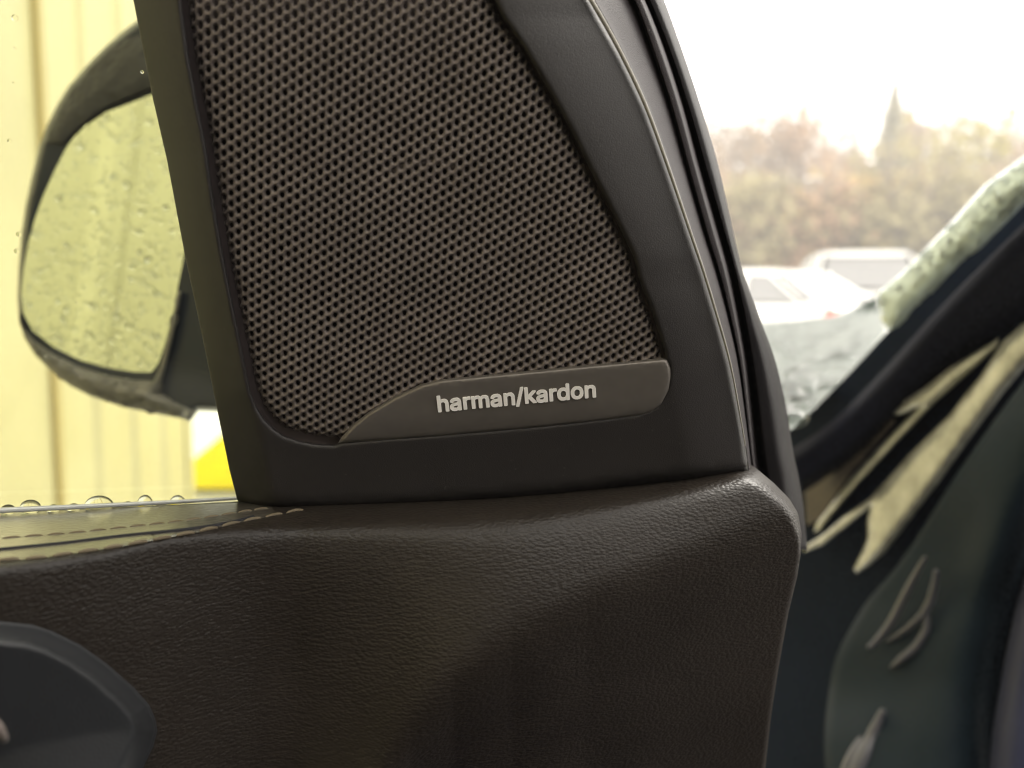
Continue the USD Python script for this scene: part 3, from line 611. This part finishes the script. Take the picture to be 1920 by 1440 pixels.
# ---------------------------------------------------------------- rain drops
def dome_mesh(c, n, t, a, b, h, sub=2):
    """Bead of water: flattened ball with axes a (along t), b, and height h along n, half sunk."""
    m = trimesh.creation.icosphere(sub, 1.0); v = m.vertices * [a, b, h]
    n = n / np.linalg.norm(n); t = t - (t @ n) * n; t /= np.linalg.norm(t); u = np.cross(n, t)
    return trimesh.Trimesh(c + v[:, :1] * t + v[:, 1:2] * u + v[:, 2:] * n, m.faces, process=False)
def normal_at(fn, x, y):
    p0, p1, p2 = P(x, y, fn(np.array([x]), np.array([y]))[0]), P(x + 3, y, fn(np.array([x + 3.0]), np.array([y]))[0]), P(x, y + 3, fn(np.array([x]), np.array([y + 3.0]))[0])
    n = np.cross(p1 - p0, p2 - p0); n /= np.linalg.norm(n)
    return p0, (n if n @ (CAM - p0) > 0 else -n)
def drops(name, poly, fn, count, rmin, rmax, label, cat='raindrops', lift=0.0, power=2.2, hgt=0.55):
    pg = Polygon(poly).buffer(-2); x0, y0, x1, y1 = pg.bounds; ms = []
    r2 = np.random.default_rng(abs(hash(len(label))) % 1000 + count)
    while len(ms) < count:
        x, y = r2.uniform(x0, x1), r2.uniform(y0, y1)
        if not shapely.contains_xy(pg, x, y): continue
        c, n = normal_at(fn, x, y); r = rmin + (rmax - rmin) * r2.random() ** power
        ms.append(dome_mesh(c + n * lift, n, RIGHT, r * r2.uniform(0.8, 1.25), r, r * hgt, 1 if r < 0.0015 else 2))
    return obj(name, trimesh.util.concatenate(ms), WATER, smooth=True, label=label, cat=cat, kind='stuff')
drops('raindrops', MGL, MG, 850, 0.0006, 0.0018, 'fine rain drops scattered over the mirror glass', hgt=0.95)
drops('raindrops', APILL, lambda x, y: pil(x, y) - 0.008 * np.sqrt(np.clip(dist(pl_line, x, y) / 38, 0, 1)), 420, 0.0007, 0.0021, 'rain drops beaded on the pale windscreen pillar', hgt=0.4)
drops('raindrops', [(1440, 745), (1470, 700), (1560, 646), (1640, 600), (1650, 630), (1590, 690), (1520, 760), (1484, 796)], lambda x, y: d_bonnet(x, np.maximum(y, 560)) * 0.9 - 0.02, 120, 0.004, 0.010, 'large rain drops on the wing top beside the door gap')
drops('raindrops', [(1430, 612), (1505, 604), (1600, 584), (1640, 560), (1640, 590), (1560, 640), (1470, 690)], d_bonnet, 160, 0.004, 0.012, 'rain drops on the far wet bonnet')
drops('raindrops', LIP, lambda x, y: MP(x, y) - 0.005 - 0.008 * np.sqrt(np.clip(dist(lip_line, x, y) / 28, 0, 1)), 110, 0.0008, 0.0030, 'rain drops on the grey lower lip of the mirror')
BEADS = [(15, 949, 26, 9, 'small bead at the far left end of the window strip'), (57, 944, 38, 14, 'second bead from the left on the window strip'),
         (100, 948, 20, 8, 'small low bead left of the widest bead on the window strip'), (138, 946, 22, 8, 'low bead just left of the widest bead on the window strip'),
         (186, 941, 54, 20, 'widest flattened bead on the window strip'), (240, 943, 18, 9, 'tiny bead between the widest bead and the tall round one'),
         (272, 938, 28, 18, 'tall round bead on the window strip'), (302, 943, 18, 6, 'tiny low bead between two round beads on the strip'),
         (333, 937, 30, 16, 'round bead on the strip below the yellow container')]
for x, y, w_, h_, lab in BEADS:
    d = float(GL(x, y)) + 0.001
    obj('water_bead', dome_mesh(P(x, y + 7, d), UP, RIGHT, w_ / 2 * d / FPX, 0.0016, (h_ * 0.8 + 3) * d / FPX, 3), BEADWATER, smooth=True, label='clear water bead: ' + lab, cat='water bead', group='water beads on the window strip')
for x, y, r, lab in [(22, 34, 6, 'topmost drop on the side window'), (22, 92, 2.5, 'tiny second drop from the top on the side window'), (20, 158, 2.5, 'tiny third drop from the top on the side window'), (12, 268, 4, 'drop left of the mirror top on the side window'), (30, 446, 5, 'drop beside the left edge of the mirror'), (26, 478, 5, 'lower drop beside the left edge of the mirror'), (140, 576, 3, 'bright speck drop in front of the mirror glass'), (265, 137, 3, 'drop in front of the mirror top')]:
    c, n = normal_at(GL, float(x), float(y)); d = float(GL(x, y))
    obj('window_drop', dome_mesh(c - n * 0.0036, -n, RIGHT, r * d / FPX, r * d / FPX, r * 0.5 * d / FPX, 2), BEADWATER, smooth=True, label='clear rain drop: ' + lab, cat='rain drop', group='drops on the side window')

# ---------------------------------------------------------------- cars beyond
def ring_body(sections):
    """Body skin from cross sections: (x, half width, z low, z high, rounding)."""
    v, f = [], []; k = 16
    for x, hw, z0, z1, e in sections:
        a = np.linspace(0, 2 * np.pi, k, endpoint=False) + np.pi / k
        c, s = np.cos(a), np.sin(a); p = 2 / e
        v.append(np.stack([np.full(k, x), hw * np.sign(c) * np.abs(c) ** p, (z0 + z1) / 2 + (z1 - z0) / 2 * np.sign(s) * np.abs(s) ** p], 1))
    n = len(sections); v = np.vstack(v + [[[sections[0][0], 0, (sections[0][2] + sections[0][3]) / 2]], [[sections[-1][0], 0, (sections[-1][2] + sections[-1][3]) / 2]]])
    for r in range(n - 1):
        for s in range(k):
            a, b = r * k + s, r * k + (s + 1) % k
            f += [(a, b, b + k), (a, b + k, a + k)]
    for s in range(k):
        f += [(n * k, (s + 1) % k, s), (n * k + 1, (n - 1) * k + s, (n - 1) * k + (s + 1) % k)]
    return trimesh.Trimesh(v, f, process=False)
def quad_solid(c, thick=0.02):
    c = np.array(c, float); n = np.cross(c[1] - c[0], c[2] - c[0]); n /= np.linalg.norm(n)
    return close_up(c + n * thick / 2, np.array([[0, 1, 2], [0, 2, 3]]), c - n * thick / 2)
def vehicle(name, at, rot, L, Wd, Hh, belt, suv, label):
    t = thing(name, label=label, cat='car', group=None)
    x = UsdGeom.Xformable(t); x.AddTranslateOp().Set(Gf.Vec3d(*at)); x.AddRotateZOp().Set(rot)
    hw = Wd / 2
    low = [(-L / 2, hw * .82, .42, belt - .12, 5), (-L / 2 + .12, hw * .95, .32, belt - .02, 6), (-L / 2 + .8, hw, .28, belt, 6), (L / 2 - 1.5, hw, .28, belt, 6), (L / 2 - 1.3, hw, .28, belt - .05, 6), (L / 2 - .25, hw * .93, .32, belt - .22, 5), (L / 2, hw * .8, .4, belt - .32, 5)]
    obj('body', ring_body(low), CARWHITE, t, smooth=40)
    r0, r1 = (-L / 2 + .25, L / 2 - 1.95) if suv else (-L / 2 + 1.1, L / 2 - 2.1)
    b0, b1 = (-L / 2 + .06, L / 2 - 1.3) if suv else (-L / 2 + .45, L / 2 - 1.3)
    tw_ = hw * .76
    # roof, pillars, glass
    obj('roof', ring_body([(r0 - .05, tw_ * .9, Hh - .10, Hh - .03, 4), (r0 + .15, tw_, Hh - .12, Hh, 4), ((r0 + r1) / 2, tw_, Hh - .11, Hh + .02, 4), (r1 - .1, tw_ * .97, Hh - .12, Hh - .01, 4), (r1 + .08, tw_ * .9, Hh - .12, Hh - .06, 4)]), CARWHITE, t, smooth=50)
    zb, zt = belt - .02, Hh - .09
    for s in (-1, 1):
        lo_, hi_ = s * (hw - .06), s * (tw_ - .01)
        xs = [(b0, r0), (b0 + (b1 - b0) * .38, r0 + (r1 - r0) * .36), (b0 + (b1 - b0) * .66, r0 + (r1 - r0) * .68), (b1, r1)]
        for i, (xa, xb) in enumerate(xs):
            w_ = .16 if (i == 0 and suv) else .07
            obj('pillar', quad_solid([(xa, lo_, zb), (xa + w_ * (1 if i < 3 else -1), lo_, zb), (xb + w_ * (1 if i < 3 else -1), hi_, zt), (xb, hi_, zt)], .05), CARWHITE, t)
        for i in range(3):
            (xa, xb), (xc, xd) = xs[i], xs[i + 1]
            obj('side_glass', quad_solid([(xa + .06, lo_ * .985, zb), (xc - .01, lo_ * .985, zb), (xd - .01, hi_ * .985, zt), (xb + .06, hi_ * .985, zt)], .012), CARGLASS, t)
    obj('rear_glass', quad_solid([(b0 + .0, -hw * .80, zb + .02), (b0 + .0, hw * .80, zb + .02), (r0 + .0, tw_ * .86, zt), (r0 + .0, -tw_ * .86, zt)], .02), CARGLASS, t)
    obj('windscreen', quad_solid([(b1, -hw * .86, zb), (b1, hw * .86, zb), (r1, tw_ * .9, zt), (r1, -tw_ * .9, zt)], .02), CARGLASS, t)
    for s in (-1, 1):
        b_ = trimesh.creation.box((.10, .26, .14)); b_.apply_translation((-L / 2 + .07, s * hw * .80, belt - .17)); obj('tail_light', b_, REDLAMP, t)
        b_ = trimesh.creation.box((.16, .30, .12)); b_.apply_translation((L / 2 - .16, s * hw * .66, belt - .32)); obj('headlight', b_, CLEARLAMP, t)
        b_ = trimesh.creation.icosphere(2, 1.0); b_.apply_scale((.08, .11, .07)); b_.apply_translation((b1 - .35, s * (hw + .09), belt + .05)); obj('wing_mirror', b_, CARWHITE, t, smooth=True)
        for xx in (-L / 2 + .85, L / 2 - .9):
            w1 = trimesh.creation.cylinder(.34, .22, sections=28); w1.apply_transform(trimesh.transformations.rotation_matrix(math.pi / 2, (1, 0, 0))); w1.apply_translation((xx, s * (hw - .10), .34))
            wp = obj('wheel', w1, TYRE, t, smooth=40)
            w2 = trimesh.creation.cylinder(.22, .02, sections=20); w2.apply_transform(trimesh.transformations.rotation_matrix(math.pi / 2, (1, 0, 0))); w2.apply_translation((xx, s * (hw + .02), .34))
            obj('rim', w2, RIM, wp)
    return t
def gxy(px, dd): return (px - 960) / FPX * dd
vehicle('parked_suv', (gxy(1632, 15.0) + 0.30, 17.0, 0), 78, 4.7, 1.9, 1.82, 1.18, True, 'white parked SUV, the taller of two cars before the trees')
vehicle('parked_car', (gxy(1452, 13.5) - 0.42, 13.8, 0), 125, 4.4, 1.8, 1.43, 0.98, False, 'low white parked car left of the taller white SUV')

# ---------------------------------------------------------------- woodland
TONES = {'tan': (0.54, 0.40, 0.26), 'rust': (0.57, 0.39, 0.25), 'ochre': (0.62, 0.46, 0.20), 'grey': (0.50, 0.40, 0.32), 'green': (0.50, 0.44, 0.25), 'conifer': (0.54, 0.51, 0.36), 'gold': (0.50, 0.43, 0.10)}
for k, c in TONES.items():
    usdkit.material(stage, f'/World/Looks/leaf_{k}', {
        'oi': ('geometry', {}), 'r': ('rgb_ramp', {'ramp': [(0, tuple(np.array(c) * .7)), (1, tuple(np.array(c) * 1.25))]}),
        'd': ('diffuse_bsdf', {}), 't': ('translucent_bsdf', {}), 'm': ('mix_closure', {'fac': 0.3})},
        [('oi.random_per_island', 'r.fac'), ('r.color', 'd.color'), ('r.color', 't.color'), ('d.BSDF', 'm.closure1'), ('t.BSDF', 'm.closure2')], surface='m.closure')
def tree(x, y, h, wide, tone, label, conifer=False, base=0.15, n=900):
    r = np.random.default_rng(int(abs(x * 131 + y * 17 + h * 7)))
    t = thing('conifer' if conifer else 'bare_tree' if tone in ('grey', 'tan') else 'autumn_tree', label=label, cat='tree')
    UsdGeom.Xformable(t).AddTranslateOp().Set(Gf.Vec3d(x, y, 0))
    zz = np.linspace(-.05, h * .9, 8); off = np.cumsum(r.normal(0, .05, (8, 2)), 0)
    parts = [tube(np.c_[off, zz], np.linspace(h * .018, .03, 8), 7)]
    if not conifer:
        for _ in range(16):
            k = r.integers(2, 7); a = r.uniform(0, 6.28); ln = r.uniform(.3, .6) * wide
            s = np.linspace(0, 1, 5)[:, None]
            parts.append(tube(np.array([*off[k], zz[k]]) + s * [ln * math.cos(a), ln * math.sin(a), 0] + s ** .8 * [0, 0, ln * r.uniform(.5, 1.4)], np.linspace(.06, .012, 5), 5))
    obj('trunk', trimesh.util.concatenate(parts), BARK, t, smooth=True)
    u = r.random(n)
    if conifer:
        z = h * (.1 + .9 * u); rad = wide / 2 * (1 - u) ** .9 * np.sqrt(r.random(n)) * (0.7 + .6 * r.random(n)); a = r.uniform(0, 6.28, n)
        c = np.c_[rad * np.cos(a), rad * np.sin(a), z - rad * .25]
    else:
        kc = r.normal(0, 1, (26, 3)); kc /= np.linalg.norm(kc, axis=1)[:, None]; kc *= r.random((26, 1)) ** .4
        c = kc[r.integers(0, 26, n)] * [wide / 2, wide / 2, h * (1 - base) / 2 * .92] + [0, 0, h * (1 + base) / 2] + r.normal(0, 1, (n, 3)) * [wide * .1, wide * .1, h * .07]
        c = c[(c[:, 2] > .15) & (c[:, 2] < h * 1.04)]
    n = len(c); sz = r.uniform(.10, .26, n)[:, None]
    d1 = r.normal(0, 1, (n, 3)); d1 /= np.linalg.norm(d1, axis=1)[:, None]; d2 = np.cross(d1, r.normal(0, 1, (n, 3))); d2 /= np.linalg.norm(d2, axis=1)[:, None]
    v = np.stack([c - d1 * sz, c + d2 * sz * .6, c + d1 * sz, c - d2 * sz * .6], 1).reshape(-1, 3)
    i = np.arange(n)[:, None] * 4
    obj('crown', trimesh.Trimesh(v, np.vstack([i + [0, 1, 2], i + [0, 2, 3]]), process=False), f'/World/Looks/leaf_{tone}', t)
def at_px(px, dd): return gxy(px, dd), dd * math.cos(PITCH)
SPEC = [  # px, distance, top y px, width, tone, label
    (1335, 40, 215, 4.5, 'grey', 'greyish bare tree at the left edge of the wood beside the door seal'),
    (1385, 38, 222, 4.2, 'tan', 'tan bare tree second from the left in the wood'),
    (1440, 40, 230, 4.6, 'grey', 'greyish bare tree above the bonnet of the low white car'),
    (1490, 38, 240, 4.2, 'rust', 'rust brown tree left of the gap in the treetops'),
    (1545, 41, 245, 4.2, 'tan', 'tan bare tree just left of the dip in the treetops'),
    (1590, 39, 258, 4.0, 'rust', 'rust brown tree at the dip in the treetops left of the pointed conifer'),
    (1700, 40, 240, 4.2, 'tan', 'tan bare tree right of the pointed conifer'),
    (1745, 39, 258, 4.0, 'grey', 'greyish bare tree between the conifer and the round golden tree'),
    (1890, 41, 262, 4.4, 'tan', 'tan bare tree right of the round golden tree'),
    (1950, 39, 235, 4.6, 'grey', 'greyish bare tree cut by the right edge of the picture'),
    (1330, 30, 330, 3.8, 'tan', 'lower tan tree in front at the left edge of the wood'),
    (1400, 29, 350, 3.6, 'green', 'low greenish tree above the low white car'),
    (1462, 30, 340, 3.6, 'ochre', 'low ochre tree left of the white SUV'),
    (1520, 29, 330, 3.6, 'rust', 'low rust tree directly left above the white SUV'),
    (1580, 30, 345, 3.6, 'ochre', 'low ochre tree behind the roof of the white SUV'),
    (1648, 29, 262, 4.6, 'green', 'low green tree below the pointed conifer'),
    (1705, 30, 340, 3.6, 'tan', 'low tan tree right of the low green tree'),
    (1765, 29, 345, 3.6, 'green', 'low greenish tree above the windscreen pillar'),
    (1830, 30, 330, 3.8, 'tan', 'low tan tree below the round golden tree'),
    (1900, 29, 340, 3.8, 'grey', 'low greyish tree at the right edge above the pillar')]
for px, dd, ty, wd, tone, lab in SPEC:
    h = (1.0 + dd * (math.cos(PITCH) * (720 - ty) / FPX - math.sin(PITCH))) * 1.07
    tree(*at_px(px, dd), h, wd, tone, lab, base=0.0 if dd < 35 else .1, n=1500)
tree(*at_px(1656, 37), 1.0 + 37 * ((720 - 172) / FPX - math.sin(PITCH)), 3.6, 'conifer', 'tall pointed dark conifer rising above the wood', True, n=2200)
tree(*at_px(1822, 37), 1.0 + 37 * ((720 - 205) / FPX - math.sin(PITCH)), 3.8, 'gold', 'round golden green tree at the right of the treetops', n=1700)
# undergrowth that closes the foot of the wood
r = np.random.default_rng(3); n = 9000
c = np.c_[r.uniform(5, 34, n), r.uniform(43, 50, n), np.abs(r.normal(0, 1, n)) * 2.6]
c[:, 2] = np.minimum(c[:, 2], 7.0); sz = r.uniform(.2, .5, n)[:, None]
d1 = r.normal(0, 1, (n, 3)); d1 /= np.linalg.norm(d1, axis=1)[:, None]; d2 = np.cross(d1, r.normal(0, 1, (n, 3))); d2 /= np.linalg.norm(d2, axis=1)[:, None]
v = np.stack([c - d1 * sz, c + d2 * sz * .6, c + d1 * sz, c - d2 * sz * .6], 1).reshape(-1, 3); i = np.arange(n)[:, None] * 4
obj('undergrowth', trimesh.Trimesh(v, np.vstack([i + [0, 1, 2], i + [0, 2, 3]]), process=False), '/World/Looks/leaf_tan', label='tan undergrowth and twigs closing the foot of the wood', cat='undergrowth', kind='stuff')

hz = trimesh.creation.box((230, 230, 26)); hz.apply_translation((0, 60, 11.5))  # added volume that imitates lens flare washing out the distance
usdkit.material(stage, '/World/Looks/flare_veil_air', {'v': ('principled_volume', {'color': (0.95, 0.94, 0.92), 'density': 0.0075, 'anisotropy': 0.2})}, [], volume='v.volume')
obj('haze', hz, '/World/Looks/flare_veil_air', label='pale haze added to wash out the far trees like lens flare', cat='haze', kind='stuff')
